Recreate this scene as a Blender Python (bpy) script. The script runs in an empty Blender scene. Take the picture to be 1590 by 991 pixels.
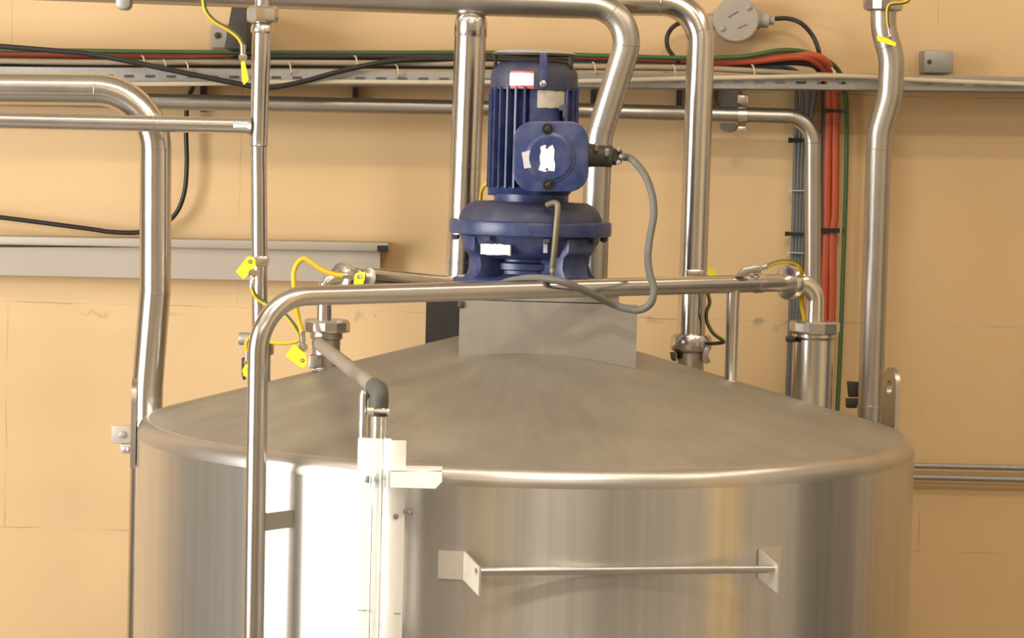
import bpy, bmesh, math, random
from mathutils import Vector, Matrix
random.seed(7)
SC = bpy.context.scene
COL = SC.collection
V = Vector
PI = math.pi

# ------------------------------------------------------------------ camera
F, IW, IH = 4070.0, 1590.0, 991.0
PITCH = math.atan(265.5 / F)
ROLL = math.radians(1.5)
CAMY, CAMZ = -6.1, 2.15
fwd = V((0, math.cos(PITCH), -math.sin(PITCH)))
up0 = V((0, math.sin(PITCH), math.cos(PITCH)))
rt0 = V((1, 0, 0))
cr = rt0 * math.cos(ROLL) + up0 * math.sin(ROLL)
cu = up0 * math.cos(ROLL) - rt0 * math.sin(ROLL)
CAM = V((0, CAMY, CAMZ))


def P(px, py, Y):
    d = fwd + cr * ((px - IW / 2) / F) - cu * ((py - IH / 2) / F)
    return CAM + d * ((Y - CAM.y) / d.y)


CAM.x = -P(816.5, 665, 0).x


def S(Y):
    return F / (Y - CAMY)


def PP(l):
    return [P(*q) for q in l]


# ------------------------------------------------------------------ objects
WL = {}


def obj(name, bm, mat, parent=None, ang=38, **props):
    bmesh.ops.recalc_face_normals(bm, faces=bm.faces[:])
    me = bpy.data.meshes.new(name)
    bm.to_mesh(me)
    bm.free()
    for m in (mat if isinstance(mat, (list, tuple)) else [mat]):
        me.materials.append(m)
    vs = [v.co for v in me.vertices]
    lo = V((min(v.x for v in vs), min(v.y for v in vs), min(v.z for v in vs)))
    hi = V((max(v.x for v in vs), max(v.y for v in vs), max(v.z for v in vs)))
    c = (lo + hi) / 2
    if parent is None:
        c.z = lo.z
    me.transform(Matrix.Translation(-c))
    if ang:
        for p in me.polygons:
            p.use_smooth = True
        me.set_sharp_from_angle(angle=math.radians(ang))
    o = bpy.data.objects.new(name, me)
    COL.objects.link(o)
    if parent is not None:
        o.parent = parent
        o.location = c - WL[parent]
    else:
        o.location = c
    WL[o] = c.copy()
    for k, v in props.items():
        o[k] = v
    return o


def thing(name, label, cat, loc, group=None):
    o = bpy.data.objects.new(name, None)
    o.empty_display_size = 0.05
    COL.objects.link(o)
    o.location = loc
    WL[o] = V(loc)
    tag(o, label, cat, group)
    return o


def tag(o, label, cat, group=None):
    o['label'] = label
    o['category'] = cat
    if group:
        o['group'] = group
    return o


def struct(name, bm, mat, **k):
    o = obj(name, bm, mat, **k)
    o['kind'] = 'structure'
    return o


# ------------------------------------------------------------------ mesh helpers
def frames(pts):
    n = len(pts)
    T = []
    for i in range(n):
        a = pts[max(i - 1, 0)]
        b = pts[min(i + 1, n - 1)]
        T.append((b - a).normalized())
    r = V((0, 0, 1)) if abs(T[0].z) < .9 else V((1, 0, 0))
    u = (r - T[0] * r.dot(T[0])).normalized()
    out = []
    for i in range(n):
        if i:
            ax = T[i - 1].cross(T[i])
            if ax.length > 1e-7:
                u = Matrix.Rotation(T[i - 1].angle(T[i]), 3, ax.normalized()) @ u
            u = (u - T[i] * u.dot(T[i])).normalized()
        out.append((T[i], u, T[i].cross(u)))
    return out


def sweep(bm, pts, r, seg=24, caps=True, stripe=None):
    """tube along pts; r a number or one per point"""
    q = [pts[0]]
    rr = [r[0] if isinstance(r, list) else r]
    for i in range(1, len(pts)):
        if (pts[i] - q[-1]).length > 1e-5:
            q.append(pts[i])
            rr.append(r[i] if isinstance(r, list) else r)
    pts = q
    fr = frames(pts)
    rings = []
    for p, (t, u, w), ra in zip(pts, fr, rr):
        rings.append([bm.verts.new(p + (u * math.cos(a) + w * math.sin(a)) * ra)
                      for a in [2 * PI * k / seg for k in range(seg)]])
    for a, b in zip(rings, rings[1:]):
        for k in range(seg):
            f = bm.faces.new((a[k], a[(k + 1) % seg], b[(k + 1) % seg], b[k]))
            if stripe and (k % seg) in stripe:
                f.material_index = 1
    if caps:
        bm.faces.new(rings[0][::-1])
        bm.faces.new(rings[-1])
    return bm


def fillet(pts, rad, n=12):
    """polyline with rounded interior corners; rad a number or one per interior point"""
    out = [pts[0]]
    for i in range(1, len(pts) - 1):
        p = pts[i]
        a = (pts[i - 1] - p)
        b = (pts[i + 1] - p)
        la, lb = a.length, b.length
        a.normalize(); b.normalize()
        th = a.angle(b)
        r = rad[i - 1] if isinstance(rad, (list, tuple)) else rad
        if th > PI - .01 or r <= 0:
            out.append(p); continue
        t = min(r / math.tan(th / 2), la * .49 if i > 1 else la * .98, lb * .49 if i < len(pts) - 2 else lb * .98)
        r = t * math.tan(th / 2)
        c = p + (a + b).normalized() * (r / math.sin(th / 2))
        s, e = p + a * t - c, p + b * t - c
        ax = s.cross(e).normalized()
        tot = s.angle(e)
        for k in range(n + 1):
            out.append(c + Matrix.Rotation(tot * k / n, 3, ax) @ s)
    out.append(pts[-1])
    return out


def spline(pts, n=8):
    if len(pts) < 3:
        return pts
    q = [pts[0] * 2 - pts[1]] + pts + [pts[-1] * 2 - pts[-2]]
    out = []
    for i in range(1, len(q) - 2):
        p0, p1, p2, p3 = q[i - 1:i + 3]
        for k in range(n):
            t = k / n
            out.append(.5 * ((2 * p1) + (p2 - p0) * t + (2 * p0 - 5 * p1 + 4 * p2 - p3) * t * t + (3 * p1 - p0 - 3 * p2 + p3) * t ** 3))
    out.append(pts[-1])
    return out


def lathe(bm, base, axis, prof, seg=48, a0=0.0, closed_ends=True):
    """prof: list of (radius, height along axis)"""
    axis = axis.normalized()
    r = V((1, 0, 0)) if abs(axis.x) < .9 else V((0, 0, 1))
    u = (r - axis * r.dot(axis)).normalized()
    w = axis.cross(u)
    rings = []
    for ra, h in prof:
        c = base + axis * h
        if ra < 1e-6:
            rings.append([bm.verts.new(c)])
        else:
            rings.append([bm.verts.new(c + (u * math.cos(a) + w * math.sin(a)) * ra)
                          for a in [a0 + 2 * PI * k / seg for k in range(seg)]])
    for a, b in zip(rings, rings[1:]):
        for k in range(seg):
            k2 = (k + 1) % seg
            if len(a) == 1 and len(b) == 1:
                continue
            if len(a) == 1:
                bm.faces.new((a[0], b[k2], b[k]))
            elif len(b) == 1:
                bm.faces.new((a[k], a[k2], b[0]))
            else:
                bm.faces.new((a[k], a[k2], b[k2], b[k]))
    if closed_ends:
        if len(rings[0]) > 1: bm.faces.new(rings[0][::-1])
        if len(rings[-1]) > 1: bm.faces.new(rings[-1])
    return bm


def plate(bm, outer, origin, U, Vv, depth, holes=()):
    """polygon in (u,v) on the plane origin,U,Vv thickened by the vector depth"""
    old = set(bm.faces)
    es = []
    for loop in [outer] + list(holes):
        vs = [bm.verts.new(origin + U * a + Vv * b) for a, b in loop]
        for i in range(len(vs)):
            es.append(bm.edges.new((vs[i], vs[(i + 1) % len(vs)])))
    if holes:
        bmesh.ops.triangle_fill(bm, use_beauty=True, use_dissolve=False, edges=es)
    else:
        bmesh.ops.contextual_create(bm, geom=es)
    fs = [f for f in bm.faces if f not in old]
    ret = bmesh.ops.extrude_face_region(bm, geom=fs)
    bmesh.ops.translate(bm, vec=depth, verts=[g for g in ret['geom'] if isinstance(g, bmesh.types.BMVert)])
    return bm


def circ(cx, cy, rx, ry=None, n=24):
    ry = ry or rx
    return [(cx + rx * math.cos(2 * PI * k / n), cy + ry * math.sin(2 * PI * k / n)) for k in range(n)]


def slab(bm, poly, Y, d, holes=()):
    """pixel polygon standing at depth Y, thickened backwards by d metres"""
    o = P(*poly[0], Y)
    f = lambda l: [((P(*q, Y) - o).x, (P(*q, Y) - o).z) for q in l]
    return plate(bm, f(poly), o, V((1, 0, 0)), V((0, 0, 1)), V((0, d, 0)), [f(h) for h in holes])


def bevel(bm, w, seg=2, ang=30):
    bmesh.ops.recalc_face_normals(bm, faces=bm.faces[:])
    es = [e for e in bm.edges if len(e.link_faces) == 2 and e.calc_face_angle(0) > math.radians(ang)]
    bmesh.ops.bevel(bm, geom=es, offset=w, segments=seg, affect='EDGES', profile=.5, clamp_overlap=True)
    return bm


def box(bm, c, s, rot=None):
    m = Matrix.Translation(c)
    if rot is not None:
        m = m @ rot.to_4x4()
    bmesh.ops.create_cube(bm, size=1, matrix=m @ Matrix.Diagonal((s[0], s[1], s[2], 1)))
    return bm


def bar(bm, a, b, w, h, side=V((0, 0, 1))):
    """rectangular bar from a to b; h along side, w across"""
    t = (b - a).normalized()
    s = (side - t * side.dot(t)).normalized()
    x = t.cross(s)
    rot = Matrix((t, x, s)).transposed()
    return box(bm, (a + b) / 2, ((b - a).length, w, h), rot)


def rrect(x0, y0, x1, y1, r, n=6):
    out = []
    for cx, cy, a in ((x1 - r, y1 - r, 0), (x0 + r, y1 - r, 90), (x0 + r, y0 + r, 180), (x1 - r, y0 + r, 270)):
        for k in range(n + 1):
            t = math.radians(a + 90 * k / n)
            out.append((cx + r * math.cos(t), cy + r * math.sin(t)))
    return out


def patch(bm, axis, r, a0, a1, z0, z1, t=.0008, n=10, wob=0):
    """curved sheet on a vertical cylinder; angles measured from -Y towards +X"""
    g = []
    for k in range(n + 1):
        a = a0 + (a1 - a0) * k / n
        d = V((math.sin(a), -math.cos(a), 0))
        w0 = random.uniform(-wob, wob); w1 = random.uniform(-wob, wob)
        g.append([bm.verts.new(V((axis.x, axis.y, 0)) + d * rr + V((0, 0, z)))
                  for rr, z in ((r, z0 + w0), (r, z1 + w1), (r + t, z1 + w1), (r + t, z0 + w0))])
    for a, b in zip(g, g[1:]):
        for i in range(4):
            bm.faces.new((a[i], a[(i + 1) % 4], b[(i + 1) % 4], b[i]))
    bm.faces.new(g[0]); bm.faces.new(g[-1][::-1])
    return bm


def NB():
    return bmesh.new()


# ------------------------------------------------------------------ materials
def newmat(name):
    m = bpy.data.materials.new(name)
    m.use_nodes = True
    return m, m.node_tree.nodes, m.node_tree.links, m.node_tree.nodes['Principled BSDF']


def simple(name, col, rough=.5, metal=0.0, noise=0.0, scale=40, bump=0.0, spec=.5, rn=0.0):
    m, n, l, b = newmat(name)
    b.inputs['Base Color'].default_value = (*col, 1)
    b.inputs['Roughness'].default_value = rough
    b.inputs['Metallic'].default_value = metal
    b.inputs['Specular IOR Level'].default_value = spec
    if noise or bump or rn:
        tc = n.new('ShaderNodeTexCoord')
        nt = n.new('ShaderNodeTexNoise')
        nt.inputs['Scale'].default_value = scale
        nt.inputs['Detail'].default_value = 5
        l.new(tc.outputs['Object'], nt.inputs['Vector'])
        if noise:
            mx = n.new('ShaderNodeMix'); mx.data_type = 'RGBA'
            mx.inputs['A'].default_value = (*[c * (1 - noise) for c in col], 1)
            mx.inputs['B'].default_value = (*[min(c * (1 + noise), 1) for c in col], 1)
            l.new(nt.outputs['Fac'], mx.inputs['Factor'])
            l.new(mx.outputs['Result'], b.inputs['Base Color'])
        if rn:
            mr = n.new('ShaderNodeMapRange')
            mr.inputs['From Min'].default_value = .3; mr.inputs['From Max'].default_value = .7
            mr.inputs['To Min'].default_value = rough - rn; mr.inputs['To Max'].default_value = rough + rn
            l.new(nt.outputs['Fac'], mr.inputs['Value'])
            l.new(mr.outputs['Result'], b.inputs['Roughness'])
        if bump:
            bp = n.new('ShaderNodeBump')
            bp.inputs['Strength'].default_value = bump
            bp.inputs['Distance'].default_value = .002
            l.new(nt.outputs['Fac'], bp.inputs['Height'])
            l.new(bp.outputs['Normal'], b.inputs['Normal'])
    return m


def dusty(name, col, dust, amount, rough, scale=14, metal=0.0):
    """paint with settled dust and scuffs in noise patches"""
    m, n, l, b = newmat(name)
    tc = n.new('ShaderNodeTexCoord')
    a = n.new('ShaderNodeTexNoise'); a.inputs['Scale'].default_value = scale; a.inputs['Detail'].default_value = 8; a.inputs['Roughness'].default_value = .65
    l.new(tc.outputs['Object'], a.inputs['Vector'])
    mr = n.new('ShaderNodeMapRange')
    mr.inputs['From Min'].default_value = .42; mr.inputs['From Max'].default_value = .75
    mr.inputs['To Max'].default_value = amount
    l.new(a.outputs['Fac'], mr.inputs['Value'])
    mx = n.new('ShaderNodeMix'); mx.data_type = 'RGBA'
    mx.inputs['A'].default_value = (*col, 1); mx.inputs['B'].default_value = (*dust, 1)
    l.new(mr.outputs['Result'], mx.inputs['Factor'])
    l.new(mx.outputs['Result'], b.inputs['Base Color'])
    b.inputs['Roughness'].default_value = rough
    b.inputs['Metallic'].default_value = metal
    return m


def steel_shell():
    m, n, l, b = newmat('brushed_shell_steel')
    tc = n.new('ShaderNodeTexCoord')
    mp = n.new('ShaderNodeMapping'); mp.inputs['Scale'].default_value = (34, 34, .5)
    l.new(tc.outputs['Object'], mp.inputs['Vector'])
    a = n.new('ShaderNodeTexNoise'); a.inputs['Scale'].default_value = 1.6; a.inputs['Detail'].default_value = 4
    l.new(mp.outputs['Vector'], a.inputs['Vector'])
    mx = n.new('ShaderNodeMix'); mx.data_type = 'RGBA'
    mx.inputs['A'].default_value = (.45, .43, .40, 1); mx.inputs['B'].default_value = (.66, .64, .595, 1)
    l.new(a.outputs['Fac'], mx.inputs['Factor']); l.new(mx.outputs['Result'], b.inputs['Base Color'])
    mr = n.new('ShaderNodeMapRange')
    mr.inputs['From Min'].default_value = .3; mr.inputs['From Max'].default_value = .7
    mr.inputs['To Min'].default_value = .285; mr.inputs['To Max'].default_value = .32
    l.new(a.outputs['Fac'], mr.inputs['Value']); l.new(mr.outputs['Result'], b.inputs['Roughness'])
    b.inputs['Metallic'].default_value = .82
    tg = n.new('ShaderNodeTangent'); tg.direction_type = 'RADIAL'; tg.axis = 'Z'
    l.new(tg.outputs['Tangent'], b.inputs['Tangent'])
    b.inputs['Anisotropic'].default_value = .92
    b.inputs['Anisotropic Rotation'].default_value = .25
    return m


def steel_cone():
    m, n, l, b = newmat('dusty_cone_steel')
    tc = n.new('ShaderNodeTexCoord')
    a = n.new('ShaderNodeTexNoise'); a.inputs['Scale'].default_value = 5; a.inputs['Detail'].default_value = 8; a.inputs['Roughness'].default_value = .6
    l.new(tc.outputs['Object'], a.inputs['Vector'])
    # fine streaks that run from the apex outwards
    sx = n.new('ShaderNodeSeparateXYZ'); l.new(tc.outputs['Object'], sx.inputs['Vector'])
    at = n.new('ShaderNodeMath'); at.operation = 'ARCTAN2'; l.new(sx.outputs['X'], at.inputs[0]); l.new(sx.outputs['Y'], at.inputs[1])
    ln = n.new('ShaderNodeVectorMath'); ln.operation = 'LENGTH'; l.new(tc.outputs['Object'], ln.inputs[0])
    cb = n.new('ShaderNodeCombineXYZ'); l.new(at.outputs[0], cb.inputs['X']); l.new(ln.outputs['Value'], cb.inputs['Y'])
    mp = n.new('ShaderNodeMapping'); mp.inputs['Scale'].default_value = (14, 2.2, 1); l.new(cb.outputs['Vector'], mp.inputs['Vector'])
    s = n.new('ShaderNodeTexNoise'); s.inputs['Scale'].default_value = 2; s.inputs['Detail'].default_value = 5; l.new(mp.outputs['Vector'], s.inputs['Vector'])
    ad = n.new('ShaderNodeMath'); ad.operation = 'MULTIPLY_ADD'; l.new(s.outputs['Fac'], ad.inputs[0]); ad.inputs[1].default_value = .35
    l.new(a.outputs['Fac'], ad.inputs[2])
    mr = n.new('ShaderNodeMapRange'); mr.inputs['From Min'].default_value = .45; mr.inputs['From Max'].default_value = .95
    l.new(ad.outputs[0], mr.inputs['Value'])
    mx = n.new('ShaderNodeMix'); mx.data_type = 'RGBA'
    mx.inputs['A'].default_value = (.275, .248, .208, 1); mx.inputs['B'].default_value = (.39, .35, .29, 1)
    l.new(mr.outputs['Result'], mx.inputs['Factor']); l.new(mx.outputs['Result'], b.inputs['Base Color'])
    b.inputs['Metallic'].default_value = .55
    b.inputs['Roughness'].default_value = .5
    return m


def wall_mat():
    m, n, l, b = newmat('tan_plaster')
    g = n.new('ShaderNodeNewGeometry')
    big = n.new('ShaderNodeTexNoise'); big.inputs['Scale'].default_value = 1.6; big.inputs['Detail'].default_value = 6
    l.new(g.outputs['Position'], big.inputs['Vector'])
    mx = n.new('ShaderNodeMix'); mx.data_type = 'RGBA'
    mx.inputs['A'].default_value = (.66, .455, .235, 1); mx.inputs['B'].default_value = (.76, .55, .31, 1)
    l.new(big.outputs['Fac'], mx.inputs['Factor'])
    # faint block joints
    sx = n.new('ShaderNodeSeparateXYZ'); l.new(g.outputs['Position'], sx.inputs['Vector'])
    cb = n.new('ShaderNodeCombineXYZ'); l.new(sx.outputs['X'], cb.inputs['X']); l.new(sx.outputs['Z'], cb.inputs['Y'])
    wob = n.new('ShaderNodeTexNoise'); wob.inputs['Scale'].default_value = 9; l.new(g.outputs['Position'], wob.inputs['Vector'])
    wv = n.new('ShaderNodeVectorMath'); wv.operation = 'MULTIPLY_ADD'
    l.new(wob.outputs['Color'], wv.inputs[0]); wv.inputs[1].default_value = (.012, .012, 0); l.new(cb.outputs['Vector'], wv.inputs[2])
    of = n.new('ShaderNodeVectorMath'); of.operation = 'SUBTRACT'; l.new(wv.outputs[0], of.inputs[0])
    j = P(1438, 505, 1.02)
    of.inputs[1].default_value = (j.x + .006, j.z + .006, 0)
    br = n.new('ShaderNodeTexBrick'); br.offset = .5
    br.inputs['Scale'].default_value = 1; br.inputs['Brick Width'].default_value = 1.25; br.inputs['Row Height'].default_value = .62
    br.inputs['Mortar Size'].default_value = .0022; br.inputs['Mortar Smooth'].default_value = .5
    l.new(of.outputs[0], br.inputs['Vector'])
    br.inputs['Color1'].default_value = (0, 0, 0, 1); br.inputs['Color2'].default_value = (0, 0, 0, 1); br.inputs['Mortar'].default_value = (1, 1, 1, 1)
    brk = n.new('ShaderNodeTexNoise'); brk.inputs['Scale'].default_value = 5; l.new(g.outputs['Position'], brk.inputs['Vector'])
    mk = n.new('ShaderNodeMapRange'); mk.inputs['From Min'].default_value = .42; mk.inputs['From Max'].default_value = .62; mk.inputs['To Max'].default_value = .55
    l.new(brk.outputs['Fac'], mk.inputs['Value'])
    mm = n.new('ShaderNodeMath'); mm.operation = 'MULTIPLY'; l.new(br.outputs['Color'], mm.inputs[0]); l.new(mk.outputs['Result'], mm.inputs[1])
    m2 = n.new('ShaderNodeMix'); m2.data_type = 'RGBA'; m2.inputs['B'].default_value = (.30, .21, .13, 1)
    l.new(mm.outputs[0], m2.inputs['Factor']); l.new(mx.outputs['Result'], m2.inputs['A'])
    last = m2.outputs['Result']
    # grey stains where the plaster has flaked
    fine = n.new('ShaderNodeTexNoise'); fine.inputs['Scale'].default_value = 38; fine.inputs['Detail'].default_value = 7; l.new(g.outputs['Position'], fine.inputs['Vector'])
    for (px, py, rx, rz, amt) in ((1188, 500, .10, .035, .8), (1022, 500, .05, .03, .5), (150, 487, .07, .02, .55), (560, 492, .06, .03, .45), (270, 487, .05, .012, .5)):
        c = P(px, py, 1.02)
        sb = n.new('ShaderNodeVectorMath'); sb.operation = 'SUBTRACT'; l.new(g.outputs['Position'], sb.inputs[0]); sb.inputs[1].default_value = c
        dv = n.new('ShaderNodeVectorMath'); dv.operation = 'MULTIPLY'; l.new(sb.outputs[0], dv.inputs[0]); dv.inputs[1].default_value = (1 / rx, 0, 1 / rz)
        le = n.new('ShaderNodeVectorMath'); le.operation = 'LENGTH'; l.new(dv.outputs[0], le.inputs[0])
        a1 = n.new('ShaderNodeMath'); a1.operation = 'MULTIPLY_ADD'; l.new(fine.outputs['Fac'], a1.inputs[0]); a1.inputs[1].default_value = 2.6
        neg = n.new('ShaderNodeMath'); neg.operation = 'MULTIPLY'; l.new(le.outputs['Value'], neg.inputs[0]); neg.inputs[1].default_value = -.8
        l.new(neg.outputs[0], a1.inputs[2])
        rm = n.new('ShaderNodeMapRange'); rm.inputs['From Min'].default_value = .95; rm.inputs['From Max'].default_value = 1.5; rm.inputs['To Max'].default_value = amt
        l.new(a1.outputs[0], rm.inputs['Value'])
        mz = n.new('ShaderNodeMix'); mz.data_type = 'RGBA'; mz.inputs['B'].default_value = (.27, .22, .19, 1)
        l.new(rm.outputs['Result'], mz.inputs['Factor']); l.new(last, mz.inputs['A'])
        last = mz.outputs['Result']
    l.new(last, b.inputs['Base Color'])
    b.inputs['Roughness'].default_value = .75
    bp = n.new('ShaderNodeBump'); bp.inputs['Strength'].default_value = .25; bp.inputs['Distance'].default_value = .004
    bn = n.new('ShaderNodeTexNoise'); bn.inputs['Scale'].default_value = 12; bn.inputs['Detail'].default_value = 6; l.new(g.outputs['Position'], bn.inputs['Vector'])
    l.new(bn.outputs['Fac'], bp.inputs['Height']); l.new(bp.outputs['Normal'], b.inputs['Normal'])
    return m


M = {}
M['shell'] = steel_shell()
M['cone'] = steel_cone()
M['wall'] = wall_mat()
M['pipe'] = simple('polished_steel', (.62, .595, .555), .235, 1, noise=.06, scale=14, rn=.015)
M['pipe_dull'] = simple('dull_steel', (.50, .475, .435), .36, 1, noise=.10, scale=14, rn=.02)
M['fitting'] = simple('fitting_steel', (.72, .69, .64), .22, 1, noise=.06, scale=20, rn=.02)
M['matte'] = simple('mill_finish_steel', (.36, .335, .295), .48, .6, noise=.12, scale=25)
M['white_steel'] = simple('bright_plate_steel', (.96, .95, .92), .32, .2, noise=.03, scale=30)
M['bracket_steel'] = simple('bracket_steel', (.66, .61, .53), .4, .7, noise=.10, scale=50)
M['galv'] = simple('galvanised_steel', (.35, .34, .32), .5, .5, noise=.18, scale=55)
M['trunk'] = simple('grey_trunking_paint', (.44, .39, .33), .5, .2, noise=.06, scale=10)
M['dark'] = simple('dark_steel', (.06, .055, .05), .6, .3, noise=.2, scale=30)
M['blue'] = dusty('blue_machine_paint', (.022, .036, .125), (.15, .16, .21), .42, .36, 22)
M['blue_dust'] = dusty('blue_paint_under_dust', (.030, .036, .082), (.10, .095, .09), .9, .6, 10)
M['black'] = simple('black_plastic', (.018, .017, .016), .45)
M['rubber'] = simple('grey_rubber', (.085, .08, .072), .65, noise=.2, scale=30)
M['hose'] = simple('dusty_hose', (.26, .22, .17), .7, noise=.15, scale=30)
M['cable_grey'] = simple('grey_cable', (.14, .135, .12), .55, noise=.1, scale=40)
M['cable_blue'] = simple('slate_cable', (.115, .125, .13), .45, noise=.15, scale=20)
M['cable_red'] = simple('orange_red_cable', (.50, .095, .04), .5, noise=.15, scale=20)
M['cable_green'] = simple('green_cable', (.055, .12, .042), .5, noise=.15, scale=20)
M['cable_cream'] = simple('cream_cable', (.60, .52, .38), .5, noise=.08, scale=20)
M['cable_tan'] = simple('tan_cable', (.36, .29, .20), .55, noise=.1, scale=20)
M['yellow_cable'] = simple('yellow_sheath', (.70, .45, .02), .4)
M['green_stripe'] = simple('green_stripe', (.10, .12, .02), .45)
M['tag'] = simple('yellow_tag', (.92, .86, .03), .45, noise=.04, scale=60)
M['paper'] = simple('white_sticker', (.95, .93, .88), .45, noise=.03, scale=60)
M['paper_grey'] = simple('grey_sticker', (.52, .54, .56), .5, noise=.1, scale=60)
M['paper_tan'] = dusty('peeling_tan_sticker', (.50, .45, .36), (.30, .28, .25), .7, .7, 60)
M['red'] = simple('red_print', (.55, .09, .06), .5, noise=.2, scale=90)
M['olive'] = simple('olive_brass', (.20, .175, .11), .5, .4, noise=.2, scale=50)
M['box'] = simple('grey_enclosure', (.40, .37, .315), .55, noise=.12, scale=40)
M['floor'] = simple('concrete_floor', (.22, .20, .18), .6, noise=.15, scale=3)
M['ceiling'] = simple('ceiling_paint', (.55, .50, .43), .8, noise=.05, scale=3)
M['room_wall'] = simple('grey_wall_paint', (.46, .41, .34), .75, noise=.06, scale=2)
M['added_tan_panel'] = simple('added_tan_panel_paint', (.85, .60, .25), .75, noise=.06, scale=2)  # for the unseen slabs added as warm reflections in the shell
M['added_dark_panel'] = simple('added_dark_panel_paint', (.07, .063, .055), .6, noise=.1, scale=4)  # for the unseen slab added as a dark reflection in the shell
M['left_wall'] = simple('pale_wall_paint', (.38, .36, .33), .75, noise=.06, scale=2)
M['shoulder'] = simple('shoulder_steel', (.50, .475, .44), .33, .85, noise=.10, scale=12)
M['frame'] = simple('window_frame_paint', (.45, .44, .42), .5)
gm, gn, gl, gb = newmat('clear_glass')
gb.inputs['Base Color'].default_value = (.97, .98, .97, 1)
gb.inputs['Roughness'].default_value = .02
gb.inputs['Transmission Weight'].default_value = 1
gb.inputs['IOR'].default_value = 1.45
M['glass'] = gm

# ------------------------------------------------------------------ room
WY = 1.02
RX0, RX1, RY0, RZ = -3.6, 3.6, -8.6, 4.3
struct('wall_back', box(NB(), V((0, WY + .1, RZ / 2)), (RX1 - RX0 + .4, .2, RZ + .2)), M['wall'], ang=0)
struct('floor', box(NB(), V((0, (RY0 + WY) / 2, -.1)), (RX1 - RX0 + .4, WY - RY0 + .4, .2)), M['floor'], ang=0)
struct('ceiling', box(NB(), V((0, (RY0 + WY) / 2, RZ + .1)), (RX1 - RX0 + .4, WY - RY0 + .4, .2)), M['ceiling'], ang=0)
struct('wall_front', box(NB(), V((0, RY0 - .1, RZ / 2)), (RX1 - RX0 + .4, .2, RZ)), M['room_wall'], ang=0)
struct('wall_right', box(NB(), V((RX1 + .1, (RY0 + WY) / 2, RZ / 2)), (.2, WY - RY0, RZ)), M['room_wall'], ang=0)
struct('added_reflect_panel_1', box(NB(), V((-1.5, RY0 + .1, RZ / 2)), (1.5, .2, RZ)), M['added_tan_panel'], ang=0)  # unseen slab, added to reflect as a warm band in the tank shell
struct('added_reflect_panel_2', box(NB(), V((RX1 - .08, -2.7, RZ / 2)), (.16, .8, RZ)), M['added_tan_panel'], ang=0)  # second added slab, for the warm band right of the shell's centre
struct('added_dark_panel_1', box(NB(), V((RX1 - .03, -.28, 1.25)), (.06, 1.3, 2.5)), M['added_dark_panel'], ang=0)  # unseen slab, added so the shell's right side reflects a dark band
struct('added_reflect_panel_3', box(NB(), V((RX1 - .07, .02, 1.25)), (.02, .09, 2.5)), M['room_wall'], ang=0)  # added strip, reflected as a light streak within the dark band
# left wall with a tall window opening
WY0, WY1, WZ0, WZ1 = -4.3, -1.25, .9, 3.5
bm = NB()
box(bm, V((RX0 - .1, (RY0 + WY0) / 2, RZ / 2)), (.2, WY0 - RY0, RZ))
box(bm, V((RX0 - .1, (WY1 + WY) / 2, RZ / 2)), (.2, WY - WY1, RZ))
box(bm, V((RX0 - .1, (WY0 + WY1) / 2, WZ0 / 2)), (.2, WY1 - WY0, WZ0))
box(bm, V((RX0 - .1, (WY0 + WY1) / 2, (WZ1 + RZ) / 2)), (.2, WY1 - WY0, RZ - WZ1))
struct('wall_left', bm, M['left_wall'], ang=0)
bm = NB()
for y in (WY0 + .03, WY1 - .03):
    box(bm, V((RX0 - .1, y, (WZ0 + WZ1) / 2)), (.08, .06, WZ1 - WZ0))
for z in (WZ0 + .03, WZ1 - .03):
    box(bm, V((RX0 - .1, (WY0 + WY1) / 2, z)), (.08, WY1 - WY0 - .12, .06))
struct('window_1', bm, M['frame'], ang=0)

# ------------------------------------------------------------------ tank
R, ZR = .9, 1.5
TAN = math.tan(math.radians(15.5))
KN = .036


def cone_z(r):
    return ZR + (R - r) * TAN + .004


tank = thing('storage_tank', 'large stainless steel storage tank with shallow conical top', 'tank', (0, 0, 0))
phi = math.radians(90 - 15.5)
prof_k = []
# knuckle arc tangent to the wall and to the cone
kc = R - KN
zk = cone_z(R) - KN * math.tan((PI / 2 - math.radians(15.5)) / 2)
for k in range(11):
    a = phi * k / 10
    prof_k.append((kc + KN * math.cos(a), zk + KN * math.sin(a)))
shell = obj('shell', lathe(NB(), V((0, 0, 0)), V((0, 0, 1)), [(R, 0.0), (R, .5), (R, 1.0), (R, zk - .004)], 192, closed_ends=False), M['shell'], tank)
obj('shoulder', lathe(NB(), V((0, 0, 0)), V((0, 0, 1)), [(R, zk - .004)] + prof_k, 192, closed_ends=False), M['shoulder'], tank)
ri = prof_k[-1]
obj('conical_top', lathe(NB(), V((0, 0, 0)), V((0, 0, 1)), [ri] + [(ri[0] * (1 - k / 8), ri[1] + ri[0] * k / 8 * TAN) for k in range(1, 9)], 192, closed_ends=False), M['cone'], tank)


def lug(az_deg, zbot, w, h):
    """rounded lifting plate standing tangent to the shell, az from -Y towards +X"""
    a = math.radians(az_deg)
    nrm = V((math.sin(a), -math.cos(a), 0))
    t = V((math.cos(a), math.sin(a), 0))
    out = [(-w / 2, 0), (w / 2, 0), (w / 2, h - w / 2)]
    out += [(w / 2 * math.cos(math.radians(x)), h - w / 2 + w / 2 * math.sin(math.radians(x))) for x in range(15, 180, 15)]
    out += [(-w / 2, h - w / 2)]
    bm = plate(NB(), out, nrm * (R + .001) + V((0, 0, zbot)), t, V((0, 0, 1)), nrm * .012, [circ(0, h - w / 2 - .005, w * .2)])
    return obj('lifting_lug', bm, M['pipe_dull'], tank)


lug(-84, P(213, 715, 0).z, .10, .20)
lug(103.5, 1.43, .088, .215)

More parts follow.
